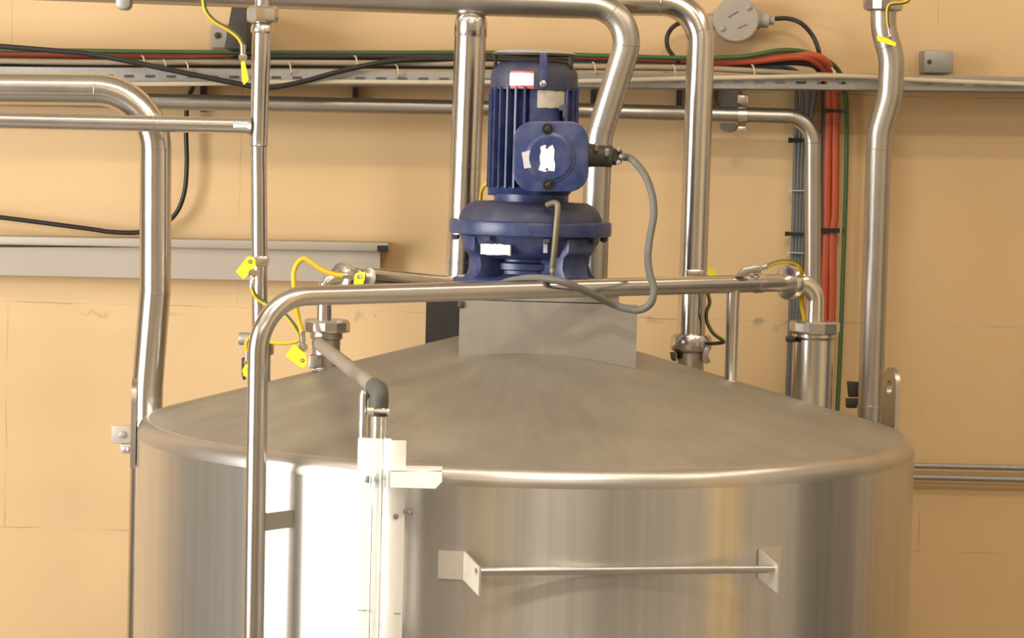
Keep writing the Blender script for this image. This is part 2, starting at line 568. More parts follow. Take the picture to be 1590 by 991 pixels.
# ------------------------------------------------------------------ wall services, far to near
# grey trunking on the wall at the left
t = thing('cable_trunking', 'long grey metal trunking fixed to the wall behind the left pipes', 'trunking', P(360, 440, .98))
obj('body', slab(NB(), [(-160, 384), (590, 384), (590, 439), (-160, 424)], .95, .065), M['trunk'], t)
bm = slab(NB(), [(-160, 364), (603, 377), (603, 391), (-160, 377)], .93, .085)
obj('lid', bevel(bm, .003), M['trunk'], t)
obj('end_cap', slab(NB(), [(586, 381.5), (602.5, 381.5), (602.5, 391.5), (586, 391.5)], .925, .004), M['black'], t)

# perforated cable tray
YT = .80


def ry(x, a, b):   # tray line through pixel x: y at 135 is a, at 1456 is b
    return a + (b + 2.5 - a) * (x - 135) / 1321.0


tray = thing('cable_tray', 'long perforated galvanised cable tray along the back wall', 'cable tray', P(800, 130, .9))
bm = NB()
e0, e1 = -150, 1740
slab(bm, [(e0, ry(e0, 105, 117)), (e1, ry(e1, 105, 117)), (e1, ry(e1, 115.5, 125.5)), (e0, ry(e0, 115.5, 125.5))], YT, .0015)
slab(bm, [(e0, ry(e0, 120, 130)), (e1, ry(e1, 120, 130)), (e1, ry(e1, 128, 138)), (e0, ry(e0, 128, 138))], YT, .0015)
x = e0
while x < e1:
    slab(bm, [(x, ry(x, 115.5, 125.5)), (x + 17, ry(x + 17, 115.5, 125.5)), (x + 17, ry(x + 17, 120, 130)), (x, ry(x, 120, 130))], YT, .0015)
    x += 32.6
obj('side_rail', bm, M['galv'], tray)
a0, a1 = P(e0, ry(e0, 128, 138), YT), P(e1, ry(e1, 128, 138), YT)
bm = plate(NB(), [(0, 0), (1, 0), (1, 1), (0, 1)], a0, a1 - a0, V((0, WY - YT - .005, 0)), V((0, 0, .0015)))
obj('tray_floor', bm, M['galv'], tray)
b0, b1 = P(e0, ry(e0, 105, 117), YT), P(e1, ry(e1, 105, 117), YT)
bm = plate(NB(), [(0, 0), (1, 0), (1, 1), (0, 1)], a0 + V((0, WY - YT - .006, 0)), a1 - a0, b0 - a0, V((0, .0015, 0)))
obj('back_rail', bm, M['galv'], tray)
for px in (302, 545, 925, 1062, 1108):
    yb = ry(px, 128, 138)
    p = P(px, yb + 1, YT)
    obj('hanger', box(NB(), V((p.x, WY - .02, p.z - .035)), (.014, .03, .07)), M['dark'], tray)


def cable(name, pts, rpx, mat, label, group=None, stripe=None, seg=12, mats=None, n=8, cat='cable'):
    w = PP(pts)
    rr = rpx / S(sum(q[2] for q in pts) / len(pts))
    bm = sweep(NB(), spline(w, n), rr, seg, stripe=stripe)
    o = obj(name, bm, mats or M[mat], ang=60)
    return tag(o, label, cat, group)


YC = .86
cable('green_cable', [(-150, 76, YC), (135, 79, YC), (300, 81, YC), (600, 82, YC), (760, 82, YC), (950, 87, YC), (1060, 90, YC), (1150, 88, YC), (1215, 78, YC),
      (1262, 84, .9), (1300, 107, .96), (1313, 150, .985), (1314, 260, .99), (1309, 420, .99), (1304, 560, .99), (1296, 720, .99), (1288, 900, .99)], 3.6, 'cable_green',
      'thin green cable dropping down the wall right of the red cables', 'cables on the tray')
for k, (dx, dy, nm) in enumerate(((0, 0, 'left'), (12, -3, 'right'))):
    cable('red_cable', [(-150, 82 + dy, YC + .03), (140, 85 + dy, YC + .03), (330, 91 + dy, YC + .03), (620, 92 + dy, YC + .03), (900, 92 + dy, YC + .03), (1080, 97 + dy, YC + .03), (1160, 95 + dy, YC + .02),
          (1235, 88 + dy, YC + .02), (1266 + dx, 95 + dy, .90), (1285 + dx * .6, 122, .95), (1287 + dx * .8, 170, .985), (1285 + dx, 240, .99), (1284 + dx, 330, .99), (1283 + dx * .8, 362, .99), (1280 + dx, 450, .99), (1277 + dx, 560, .99), (1268 + dx, 760, .99), (1262 + dx, 900, .99)],
          6.2, 'cable_red', 'orange-red cable from the tray down the wall, %s one of the pair' % nm, 'red cables')
cable('black_cable', [(-150, 60, .78), (100, 80, .78), (145, 85, .78), (200, 95, .775), (300, 116, .77), (385, 133, .765), (420, 136, .765), (470, 127, .765), (540, 108, .77), (610, 95, .79), (700, 92, .83), (900, 96, .86), (1080, 103, .87)],
      4.2, 'black', 'black cable sagging in front of the cable tray at the left', 'cables on the tray')
cable('tan_cable', [(-150, 92, .83), (135, 97, .83), (400, 97, .83), (700, 99, .83), (900, 103, .83), (1080, 106, .83), (1200, 112, .83), (1300, 118, .84), (1460, 122, .84), (1740, 126, .84)], 4.5, 'cable_tan',
      'tan cable lying just above the front rail of the tray', 'cables on the tray')
cable('cream_cable', [(-150, 131, .785), (250, 130.5, .785), (500, 127, .785), (700, 128, .785), (900, 126, .785), (1060, 122, .785), (1200, 119.5, .785), (1290, 118, .785), (1360, 120, .785), (1456, 125.5, .785), (1740, 136, .785)], 3.6, 'cable_cream',
      'thin cream cable strung along the front of the cable tray', 'cables on the tray')
cable('dark_cable', [(-150, 96, .85), (135, 96, .85), (330, 94, .845), (420, 88.5, .84), (600, 88, .84), (700, 89, .84), (860, 97, .85), (1000, 102, .87), (1090, 101, .89), (1180, 97, .90), (1250, 98, .9), (1273, 110, .93), (1281, 140, .985), (1280, 240, .995), (1276, 400, .995), (1268, 700, .995), (1262, 900, .995)], 5, 'black',
      'thick dark cable on the tray turning down the wall left of the red pair', 'cables on the tray')
for k, (y0, xo) in enumerate(((103, 0), (106, 10), (100, 20), (107, 30))):
    nm = ('leftmost', 'second from left', 'third from left', 'rightmost')[k]
    cable('grey_cable', [(-150, y0 - 8, .90 + .015 * k), (135, y0 - 6, .90 + .015 * k), (700, y0 - 3, .90 + .015 * k), (1100, y0, .90 + .015 * k), (1200 + xo * .6, y0 + 3, .92 + .01 * k), (1232 + xo, 126, .95), (1237 + xo * .85, 160, .985), (1235 + xo * .55, 230, .99), (1232 + xo * .5, 360, .99), (1227 + xo * .5, 500, .99), (1220 + xo * .5, 700, .99), (1214 + xo * .5, 900, .99)],
          3.6, 'cable_blue', '%s of the slate grey cables down the wall behind the right elbow' % nm, 'slate grey cables')


def tie(a, b, Y, th, mat, label, group, px=None):
    p, q = P(*a, Y), P(*b, Y)
    bm = bar(NB(), p, q, .026, th)
    r = .006
    box(bm, p + V((-.004, -.011, 0)), (.012, .008, th * 1.5))
    return tag(obj('cable_tie', bm, M[mat]), label, 'cable tie', group)


tie((1229, 218), (1252, 218), .985, .009, 'black', 'black cable tie around the grey cables just below the right elbow', 'black cable ties')
tie((1224, 363), (1247, 364), .985, .008, 'black', 'black cable tie around the grey cables above the front pipe end', 'black cable ties')
tie((1228, 296), (1250, 296), .985, .003, 'paper_grey', 'upper thin pale tie around the grey cables on the wall', 'pale cable ties')
tie((1225, 392), (1248, 393), .985, .003, 'paper_grey', 'lower thin pale tie around the grey cables on the wall', 'pale cable ties')
tie((1283, 172), (1308, 173), .985, .008, 'black', 'black cable tie around the red cables just below the tray', 'black cable ties')
tie((1276, 358), (1303, 358), .985, .012, 'black', 'wide black cable tie around the middle of the red cables', 'black cable ties')
tnames = ['pale plastic tie on the tray above the left big elbow, nearest the corner', 'pale plastic tie on the tray, second from the left corner', 'pale plastic tie on the tray left of the hanging yellow tag',
          'pale plastic tie on the tray right of the thin tee pipe', 'pale plastic tie on the tray midway between thin tee pipe and wide branch pipe', 'pale plastic tie on the tray just left of the wide branch pipe',
          'pale plastic tie on the tray right of the blue motor', 'pale plastic tie on the tray left of the tall right pipe', 'pale plastic tie on the tray below the round junction box', 'pale plastic tie on the tray above the red cables']
for lb, (tx, ty) in zip(tnames, ((222, 94), (255, 100), (290, 104), (449, 104), (552, 94), (616, 108), (922, 104), (1046, 108), (1169, 108), (1293, 113))):
    bm = sweep(NB(), spline(PP([(tx - 2, ty - 7, .82), (tx, ty - 6, .795), (tx + 2, ty, .782), (tx + 3, ty + 8, .785), (tx + 2, ty + 11, .798)]), 5), .0022, 8)
    tag(obj('cable_tie', bm, M['cable_cream'], ang=60), lb, 'cable tie', 'pale ties on the tray')

# black cable hanging behind the big left pipe
cable('loop_cable', [(300, 134, .95), (291, 160, .96), (289, 205, .97), (290, 255, .97), (286, 300, .97), (272, 333, .97), (245, 354, .97), (213, 361, .97), (170, 360, .97), (135, 355, .97), (-20, 335, .97), (-170, 318, .97)], 3.6, 'black',
      'black cable hanging from the tray and looping left behind the big left pipe')

# dark wall bracket top left, grey box far right, conduit low right
t = thing('wall_bracket', 'dark angled steel bracket on the wall left of the thin tee pipe', 'bracket', P(360, 78, 1.0))
obj('base_plate', slab(NB(), [(328, 38), (352, 38), (352, 74), (328, 74)], 1.0, .019), M['trunk'], t)
obj('arm', bevel(slab(NB(), [(360, 8), (384, 10), (384, 76), (348, 76)], .70, .318), .003), M['dark'], t)
obj('bolt', lathe(NB(), P(338, 55, 1.0), V((0, -1, 0)), [(.009, 0), (.009, .006), (.005, .008)], 6), M['dark'], t)
t = thing('conduit_box', 'small grey box on the wall standing on the tray at far right', 'box', P(1446, 113, .98))
obj('body', bevel(slab(NB(), [(1435, 78), (1480, 79), (1480, 114), (1435, 113)], .92, .095), .004), M['galv'], t)
obj('screw', lathe(NB(), P(1443, 96, .92), V((0, -1, 0)), [(.006, 0), (.006, .003), (.002, .004)], 12), M['dark'], t)
t = thing('wall_conduit', 'pair of thin brown pipes along the wall right of the tank', 'pipe', P(1440, 745, .98))
for yy, nm in ((724, 'upper'), (742, 'lower')):
    bm = sweep(NB(), PP([(1330, yy - 3, .985), (1760, yy + 7, .985)]), 4.5 / S(.98), 16)
    obj('tube', bm, M['galv'], t)

# round junction box with its two cables
t = thing('junction_box', 'round grey junction box on the wall right of the tall right pipe', 'junction box', P(1146, 66, .97))
c = P(1138, 33, WY)
bm = lathe(NB(), c, V((0, -1, 0)), [(.055, 0), (.058, .01), (.058, .088), (.054, .094)], 48)
obj('body', bm, M['box'], t)
lid = obj('lid', lathe(NB(), c + V((0, -.095, 0)), V((0, -1, 0)), [(.058, 0), (.0605, .003), (.0605, .016), (.057, .019), (.0, .0195)], 48), M['box'], t)
for (a, b) in (((1131, 27), (1146, 18)), ((1146, 44), (1160, 38))):
    obj('scratch_mark', bar(NB(), P(*a, WY - .1155), P(*b, WY - .1155), .0012, .0016), M['dark'], lid)
for (x, y) in ((1122, 45), (1163, 12)):
    obj('screw', lathe(NB(), P(x, y, WY - .112), V((0, -1, 0)), [(.008, 0), (.008, .004), (.004, .006)], 12), M['galv'], lid)
g0 = P(1166, 30, .94)
obj('gland', lathe(NB(), g0, V((1, 0, -.02)), [(.026, 0), (.026, .024), (.021, .025), (.021, .046), (.012, .05), (.012, .062)], 12), M['box'], t)
g1 = P(1110, 34, .94)
obj('gland', lathe(NB(), g1, V((-1, 0, .02)), [(.022, 0), (.022, .02), (.017, .021), (.017, .04), (.010, .044)], 12), M['box'], t)
cable('box_cable', [(1194, 31, .94), (1205, 29, .94), (1225, 29, .94), (1245, 37, .93), (1262, 56, .93), (1271, 78, .92), (1273, 96, .90)], 3.5, 'black', 'black cable arching from the round junction box right down to the tray')
cable('box_cable', [(1094, 33, .94), (1062, 34, .94), (1045, 42, .94), (1036, 57, .94), (1037, 74, .93), (1046, 88, .90), (1054, 98, .88)], 3.5, 'black', 'black cable looping from the round junction box left behind the tall pipe')

# ------------------------------------------------------------------ pipes
def tube(pts, rpx, fil, Y=None, seg=32, n=12):
    w = PP(pts)
    Ym = Y if Y is not None else sum(q[2] for q in pts) / len(pts)
    rr = rpx / S(Ym)
    f = [q / S(Ym) for q in fil] if isinstance(fil, (list, tuple)) else fil / S(Ym)
    return w, rr, fillet(w, f, n)


def weld(bm, p, axis, r, path=None):
    if path:
        best = None
        for i in range(len(path) - 1):
            a, d = path[i], path[i + 1] - path[i]
            if d.length < 1e-6:
                continue
            t = max(0, min(1, (p - a).dot(d) / d.length_squared))
            q = a + d * t
            if best is None or (q - p).length < best[0]:
                best = ((q - p).length, q, d)
        p, axis = best[1], best[2]
    axis = axis.normalized()
    lathe(bm, p - axis * .002, axis, [(r * .98, 0), (r + .0009, .0012), (r + .0009, .0028), (r * .98, .004)], 32)


# wall pipe behind everything, turning down at the right
YD = .86
wp = thing('wall_pipe', 'steel pipe running the width of the wall under the tray, turning down at the right', 'pipe', P(800, 172, YD))
w, rr, path = tube([(-150, 150.5, YD), (300, 159, YD), (800, 170, YD), (1262, 182, YD), (1262, 500, YD), (1246, 1000, YD)], 12.6, [0, 0, 42, 0])
bm = sweep(NB(), path, rr, 32)
weld(bm, P(1232, 181.3, YD), V((1, 0, 0)), rr, path); weld(bm, P(1263, 222, YD), V((0, 0, 1)), rr, path)
obj('tube', bm, M['pipe_dull'], wp)
cl = thing('pipe_clamp', 'pipe clamp on round wall base holding the wall pipe right of the tall pipe', 'clamp', P(1140, 190, .95))
obj('base_plate', lathe(NB(), P(1131, 152, WY), V((0, -1, 0)), [(.034, 0), (.034, .006), (.032, .008)], 32), M['galv'], cl)
obj('base_plate', lathe(NB(), P(1130, 192, WY), V((0, -1, 0)), [(.024, 0), (.024, .006), (.022, .008)], 32), M['galv'], cl)
pc = P(1152, 179.7, YD)
obj('ring', lathe(NB(), pc - V((.013, 0, 0)), V((1, 0, 0)), [(rr + .0005, 0), (rr + .005, .001), (rr + .005, .025), (rr + .0005, .026)], 32), M['fitting'], cl)
bm = box(NB(), pc + V((0, -.006, .044)), (.028, .022, .026))
obj('ear', bevel(bm, .003), M['fitting'], cl)
bm = box(NB(), pc + V((0, 0, -.036)), (.022, .02, .014))
obj('ear', bevel(bm, .002), M['fitting'], cl)
obj('stem', bar(NB(), P(1131, 172, WY - .004), P(1150, 172, YD + .03), .01, .012), M['galv'], cl)

# big left pipe
YG = .27
gp = thing('corner_pipe', 'thick polished steel pipe bending down at far left beside the tank', 'pipe', P(232, 1000, YG))
w, rr, path = tube([(-170, 136, YG), (242, 140, YG), (241, 452, YG), (229, 600, YG), (220, 1050, YG)], 24.5, [92, 60, 110])
bm = sweep(NB(), path, rr, 40)
for (x, y, ax) in ((150, 139, V((1, 0, 0))), (241, 232, V((0, 0, 1))), (240.5, 455, V((0, 0, 1)))):
    weld(bm, P(x, y, YG), ax, rr, path)
obj('tube', bm, M['pipe'], gp)
cb = obj('support', bevel(slab(NB(), [(173, 661), (207, 661), (207, 689), (173, 689)], YG, .012), .002), M['trunk'], gp)
obj('bolt', lathe(NB(), P(190, 675, YG), V((0, -1, 0)), [(.009, 0), (.009, .006), (.004, .008)], 6), M['galv'], cb)
obj('foot', bevel(slab(NB(), [(186, 690), (207, 690), (207, 705), (186, 705)], YG - .005, .02), .002), M['trunk'], gp)
obj('bolt', lathe(NB(), P(195, 698, YG - .005), V((0, -1, 0)), [(.008, 0), (.008, .006), (.004, .008)], 6), M['fitting'], gp)

# header pipe along the top with its wide branch and slanting leg
YJ = .34
hp = thing('header_pipe', 'thick steel header pipe across the top of the picture with two legs down', 'pipe', P(820, 440, YJ))
w, rr, path = tube([(-170, -32.5, YJ), (300, -15.6, YJ), (840, 4.0, YJ), (992, 11.5, YJ), (930, 212, YJ), (925, 330, YJ), (920, 505, YJ)], 21.2, [0, 0, 58, 80, 0])
xa, xb = P(800, 0, YJ).x, P(930, 0, YJ).x
bm = sweep(NB(), path, [rr * (1 + .155 * max(0, min(1, (xb - p.x) / (xb - xa)))) if p.z > P(0, 60, YJ).z else rr for p in path], 40)
for (x, y, x2, y2) in ((958, 11, 970, 11.5), (985, 72, 981, 84), (934, 200, 930, 212)):
    weld(bm, P(x, y, YJ), P(x2, y2, YJ) - P(x, y, YJ), rr, path)
obj('header', bm, M['pipe_dull'], hp)
w, rk, path = tube([(731.5, 30, YJ), (731, 40, YJ), (718, 400, YJ), (716, 452, YJ)], 24.5, 30)
bm = sweep(NB(), path, rk, 40)
kp = P(732, 14, YJ)
kq = S(YJ)
lathe(bm, kp, P(731, 40, YJ) - kp, [(rk * .40, 0), (rk * .62, 5 / kq), (rk * .84, 9 / kq), (rk * .97, 14 / kq), (rk * 1.03, 20 / kq), (rk * 1.03, 42 / kq), (rk, 43 / kq)], 40)
obj('hanger_clip', bevel(slab(NB(), [(179, -24), (202, -24), (202, 9), (197, 15), (184, 15), (179, 9)], YJ - .045, .05), .006), M['galv'], hp)
for y in (57, 260):
    xx = 731 - (y - 40) * 13 / 360
    weld(bm, P(xx, y, YJ), V((.03, 0, 1)), rk)
weld(bm, P(717.7, 408, YJ), V((.03, 0, 1)), rk)
obj('branch', bm, M['pipe'], hp)

# tall right pipe with its nozzle union
YE = .43
ep = thing('tall_pipe', 'tall polished steel pipe dropping to the tank right of the motor', 'pipe', P(1072, 560, YE))
w, rr, path = tube([(880, 2, YE + .02), (1090, 3, YE), (1073, 520, YE - .05)], 21.5, [62])
bm = sweep(NB(), path, rr, 40)
for (x, y) in ((1086.5, 50),):
    weld(bm, P(x, y, YE), V((.03, 0, 1)), rr, path)
weld(bm, P(1026, 3, YE), V((1, 0, 0)), rr)
obj('tube', bm, M['pipe'], ep)


def union(root, px, py, Y, profile, seg=40, nut_seg=None, parts=None, mat='fitting'):
    pass


s = S(YE - .05)
base = P(1072.5, 546, YE - .05)
obj('union_nut', lathe(NB(), base, V((0, 0, 1)), [(26 / s, 0), (30 / s, 2 / s), (32 / s, 6 / s), (32 / s, 20 / s), (29 / s, 26 / s), (23 / s, 28 / s)], 40), M['pipe'], ep)
obj('latch', bevel(slab(NB(), [(1041, 548), (1049, 548), (1050, 562), (1043, 560)], YE - .09, .03), .002), M['dark'], ep)
obj('latch', bevel(slab(NB(), [(1092, 540), (1102, 540), (1100, 553), (1104, 562), (1096, 566), (1090, 560)], YE - .09, .03), .002), M['pipe_dull'], ep)
rz = cone_z(math.hypot(base.x, base.y))
obj('nozzle', lathe(NB(), V((base.x, base.y, rz - .012)), V((0, 0, 1)), [(21 / s, 0), (21 / s, base.z - rz - .012), (24 / s, base.z - rz - .002), (24 / s, base.z - rz + .006), (26 / s, base.z - rz + .0115)], 40), M['pipe'], ep)
obj('clamp_band', bevel(slab(NB(), [(1066, 419), (1093, 419), (1093, 432), (1066, 432)], YE - .09, .03), .003), M['fitting'], ep)

# right pipe with the offset bend
YF = .52
fp = thing('offset_pipe', 'steel pipe with double offset bend at far right behind the tank', 'pipe', P(1352, 640, YF))
w, rr, path = tube([(1371, -40, YF), (1372, 45, YF), (1385, 92, YF), (1382, 150, YF), (1366, 205, YF), (1364, 240, YF), (1340, 1000, YF)], 19.8, [70, 90, 110, 90, 0])
bm = sweep(NB(), path, rr, 40)
for (x, y) in ((1377, 73), (1364, 232)):
    weld(bm, P(x, y, YF), V((.1, 0, 1)), rr, path)
obj('tube', bm, M['pipe_dull'], fp)
s = S(YF)
obj('union_nut', lathe(NB(), P(1371, 18, YF), V((0, 0, 1)), [(22 / s, 0), (30 / s, 3 / s), (31 / s, 8 / s), (31 / s, 24 / s), (26 / s, 28 / s), (21 / s, 29 / s)], 14), M['pipe'], fp, ang=20)
obj('collar', lathe(NB(), P(1351.5, 634, YF), V((0, 0, 1)), [(rr, 0), (rr + .003, .001), (rr + .003, .008), (rr, .009)], 40), M['pipe_dull'], fp)
br = thing('pipe_bracket', 'small dark bracket behind the tank rim left of the far right pipe', 'bracket', P(1326, 630, YF + .03))
obj('plate', bevel(slab(NB(), [(1316, 593), (1336, 594), (1336, 617), (1318, 617)], YF + .035, .02), .002), M['dark'], br)
obj('foot', bevel(slab(NB(), [(1315, 620), (1334, 620), (1334, 634), (1315, 634)], YF + .035, .03), .002), M['dark'], br)

# thin tee pipe at the left
YH = .16
tp = thing('tee_pipe', 'thin steel drop pipe with a side branch to the left, behind the front pipe', 'pipe', P(403, 580, YH))
w, rr, path = tube([(409, -40, YH), (406, 100, YH), (401.5, 230, YH), (404, 590, YH)], 12.6, 0)
bm = sweep(NB(), path, rr, 32)
s = S(YH)
p0, p1 = P(406.5, 42, YH), P(401.5, 228, YH)
lathe(bm, p1, p0 - p1, [(12.8 / s, 0), (14.2 / s, 2 / s), (13.6 / s, 5 / s), (13.6 / s, 66 / s), (14 / s, 68 / s), (14 / s, 112 / s), (14.6 / s, 115 / s), (15 / s, 150 / s), (14 / s, 186 / s)], 32)
obj('tube', bm, M['pipe'], tp)
w, ri_, path = tube([(-170, 184, YH), (389, 195.5, YH)], 12.4, 0)
bm = sweep(NB(), path, ri_, 32)
lathe(bm, P(364, 195, YH), V((1, 0, -.02)), [(ri_, 0), (ri_ + .001, .002), (ri_ + .001, .03), (ri_ + .006, .042)], 32)
weld(bm, P(240, 192.3, YH), V((1, 0, 0)), ri_)
obj('side_branch', bm, M['pipe'], tp)
obj('union_nut', lathe(NB(), P(407.5, 38, YH), V((0, 0, 1)), [(15 / s, 0), (16 / s, 1 / s), (23 / s, 3 / s), (24.5 / s, 8 / s), (24.5 / s, 24 / s), (20 / s, 28 / s), (14 / s, 29 / s)], 10), M['fitting'], tp, ang=20)
obj('ferrule', lathe(NB(), P(406.7, 52, YH), V((0, 0, 1)), [(15 / s, 0), (17.5 / s, 3 / s), (17.5 / s, 8 / s), (15.5 / s, 13 / s)], 32), M['fitting'], tp)
obj('clamp_band', bevel(slab(NB(), [(391, 398), (415.5, 398), (415.5, 414), (391, 414)], YH - .023, .046), .004), M['fitting'], tp)
zt = cone_z(math.hypot(P(404, 575, YH).x, YH))
pb = P(404, 540, YH)
obj('nozzle', lathe(NB(), V((pb.x, YH, zt - .006)), V((0, 0, 1)), [(18 / s, 0), (17 / s, .006), (17 / s, pb.z - zt - .012), (22 / s, pb.z - zt - .008), (22 / s, pb.z - zt + .018), (16 / s, pb.z - zt + .022)], 32), M['fitting'], tp)
obj('clamp_lug', lathe(NB(), P(371, 526, YH), V((1, 0, 0)), [(9 / s, 0), (10 / s, 2 / s), (10 / s, 20 / s), (6 / s, 22 / s)], 16), M['galv'], tp)

# return pipe with union at the left nozzle
YN = .05
np_ = thing('return_pipe', 'pale steel pipe with union behind the front pipe, meeting the left nozzle', 'pipe', P(504, 500, YN))
w, rn_, path = tube([(503, 505, YN), (504, 432, YN), (545, 430.5, YN + .02), (690, 446, YN + .22)], 11.5, [30, 0])
bm = sweep(NB(), path, rn_, 32)
weld(bm, P(504, 462, YN), V((0, 0, 1)), rn_)
obj('elbow', bm, M['fitting'], np_)
s = S(YN)
a, b = P(572, 431, YN + .02), P(700, 444, YN + .25)
obj('tube', sweep(NB(), [a, b], 15.5 / s, 32), M['pipe'], np_)
ax = (b - a).normalized()
c = P(526, 431, YN + .01)
obj('union_nut', lathe(NB(), c, ax, [(13 / s, 0), (21 / s, 1 / s), (24 / s, 4 / s), (24 / s, 15 / s), (19 / s, 18 / s), (13 / s, 20 / s)], 12), M['fitting'], np_, ang=20)
obj('ferrule', lathe(NB(), P(549, 432, YN + .02), ax, [(12 / s, 0), (17 / s, 2 / s), (17 / s, 6 / s), (15 / s, 9 / s), (15.4 / s, 28 / s)], 32), M['fitting'], np_)
ln = thing('left_nozzle', 'steel nozzle with big round union nut on the left of the conical top', 'nozzle', P(505, 575, YN))
ln.name = 'tank_nozzle'
nb = P(507, 517, YN)
zt = cone_z(math.hypot(nb.x, nb.y))
obj('union_nut', lathe(NB(), nb, V((0, 0, 1)), [(26 / s, 0), (35 / s, 2 / s), (36.5 / s, 5 / s), (36.5 / s, 17 / s), (33 / s, 21 / s), (12 / s, 21.5 / s)], 12), M['fitting'], ln, ang=20)
obj('body', lathe(NB(), V((nb.x, nb.y, zt - .012)), V((0, 0, 1)), [(22 / s, 0), (22 / s, nb.z - zt - .004), (25 / s, nb.z - zt - .001), (25.5 / s, nb.z - zt + .006), (25 / s, nb.z - zt + .0118)], 40), M['pipe_dull'], ln)
obj('foot_bracket', bevel(slab(NB(), [(480, 552), (500, 552), (500, 572), (478, 572)], YN - .055, .04), .003), M['pipe_dull'], ln)
obj('bolt', lathe(NB(), P(485, 575, YN - .07), V((1, 0, 0)), [(.006, 0), (.006, .006), (.004, .007), (.004, .022)], 12), M['fitting'], ln)

# front pipe
fr = thing('front_pipe', 'polished steel pipe rising before the tank and crossing in front of the motor', 'pipe', P(397, 990, -.8))
YA, YB = -.80, .10
q0, q1 = P(398, 1000, YA), P(400, 470, YA)
zf = V((P(398, 1000, YA).x, YA, 0.0))
corner = P(402, 461, YA)
far = P(1222, 439, YB)
rf = 15.2 / S(-.55)
path = fillet([zf, corner, far], [.115], 16)
bm = sweep(NB(), path, rf, 40)
obj('tube', bm, M['pipe'], fr)
ax = (far - corner).normalized()
sN = S(YB)
noz = P(1264, 525, YB + .02)
ring = obj('union_nut', lathe(NB(), far - ax * .006, ax, [(17 / sN, 0), (26 / sN, .003), (27 / sN, .008), (27 / sN, .022), (22 / sN, .027), (17 / sN, .03)], 40), M['fitting'], fr)
obj('ferrule', lathe(NB(), far + ax * .026, ax, [(19 / sN, 0), (20 / sN, .004), (20 / sN, .012), (17 / sN, .016)], 40), M['fitting'], fr)
top = V((noz.x, noz.y, (far + ax * .07).z))
path = fillet([far, V((noz.x, noz.y, far.z + .002)), V((noz.x, noz.y, noz.z + .015))], [.045], 12)
obj('elbow', sweep(NB(), path, 14 / sN, 32), M['fitting'], fr)
obj('clamp_lever', bevel(slab(NB(), [(1142, 430), (1154, 416), (1176, 412), (1184, 414), (1182, 424), (1168, 424), (1156, 430)], -.02, .02), .002), M['pipe_dull'], fr)
# support post from the pipe to the cone
pt = corner + (far - corner) * .90
pp = P(1138, 460, 0)
kk = (pp.x - corner.x) / (far.x - corner.x)
pt = corner + (far - corner) * kk
zt = cone_z(math.hypot(pt.x, pt.y))
obj('support_post', lathe(NB(), V((pt.x, pt.y, zt - .003)), V((0, 0, 1)), [(11.5 / sN, 0), (9.5 / sN, .006), (9.8 / sN, .12), (10.5 / sN, pt.z - zt - .01)], 32), M['pipe'], fr)
# strap back to the shell
ang_ = math.asin((P(454, 806, -.775).x) / R)
e = V((R * math.sin(ang_), -R * math.cos(ang_), P(452, 806, -.77).z))
st = V((zf.x + .006, YA + .004, P(408, 812, YA).z))
obj('strap', bar(NB(), st, e, .005, .036), M['matte'], fr)
cm = corner + (far - corner) * ((P(1177, 432, .05).x - corner.x) / (far.x - corner.x))
obj('clamp_band', lathe(NB(), cm - ax * .01, ax, [(rf + .0003, 0), (rf + .002, .0005), (rf + .002, .0195), (rf + .0003, .02)], 32), M['fitting'], fr)

rn = thing('tank_nozzle', 'tall steel nozzle with faceted union nut at the right end of the front pipe', 'nozzle', P(1262, 612, YB + .02))
zt = cone_z(math.hypot(noz.x, noz.y))
nz = P(1263, 518, YB + .02).z
obj('union_nut', lathe(NB(), V((noz.x, noz.y, nz)), V((0, 0, 1)), [(33 / sN, 0), (38 / sN, 1 / sN), (39.5 / sN, 4 / sN), (39.5 / sN, 17 / sN), (37 / sN, 20 / sN), (14.2 / sN, 20.5 / sN)], 10), M['fitting'], rn, ang=20)
obj('body', lathe(NB(), V((noz.x, noz.y, zt - .018)), V((0, 0, 1)), [(32.5 / sN, 0), (32.5 / sN, nz - zt + .004), (30 / sN, nz - zt + .008), (34.5 / sN, nz - zt + .011), (34.5 / sN, nz - zt + .0178)], 48), M['pipe'], rn)
obj('clip', bevel(slab(NB(), [(1222, 524), (1235, 524), (1235, 532), (1222, 532)], YB - .02, .04), .002), M['black'], rn)

# ------------------------------------------------------------------ motor stand
ms = thing('motor_stand', 'grey steel plate stand under the blue motor at the apex of the tank', 'stand', (0, 0, cone_z(.15)))


def stand_plate(x0, x1, top0, top1, Y, th):
    a, b = P(x0, top0, Y), P(x1, top1, Y)
    out = [(a.x, a.z), (b.x, b.z)]
    n = 16
    for k in range(n + 1):
        x = b.x + (a.x - b.x) * k / n
        out.append((x, cone_z(math.hypot(x, Y - .001)) + .0006))
    return plate(NB(), out, V((0, Y, 0)), V((1, 0, 0)), V((0, 0, 1)), V((0, th, 0)))


obj('front_plate', stand_plate(714, 990, 466, 474, -.23, .008), M['matte'], ms)
obj('rear_plate', stand_plate(662, 950, 463, 470, .20, .008), M['dark'], ms)
bz = P(822, 452, 0).z
fz = P(714, 469, -.23)
rb_ = P(950, 470, .20)
obj('seat_plate', box(NB(), V((.02, -.012, bz - .004)), (.36, .43, .012)), M['matte'], ms)
obj('end_stop', bevel(bar(NB(), P(716, 473, -.232) + V((0, .1, 0)), P(716, 473, -.232) + V((0, -.004, 0)), .016, .016), .004), M['dark'], ms)

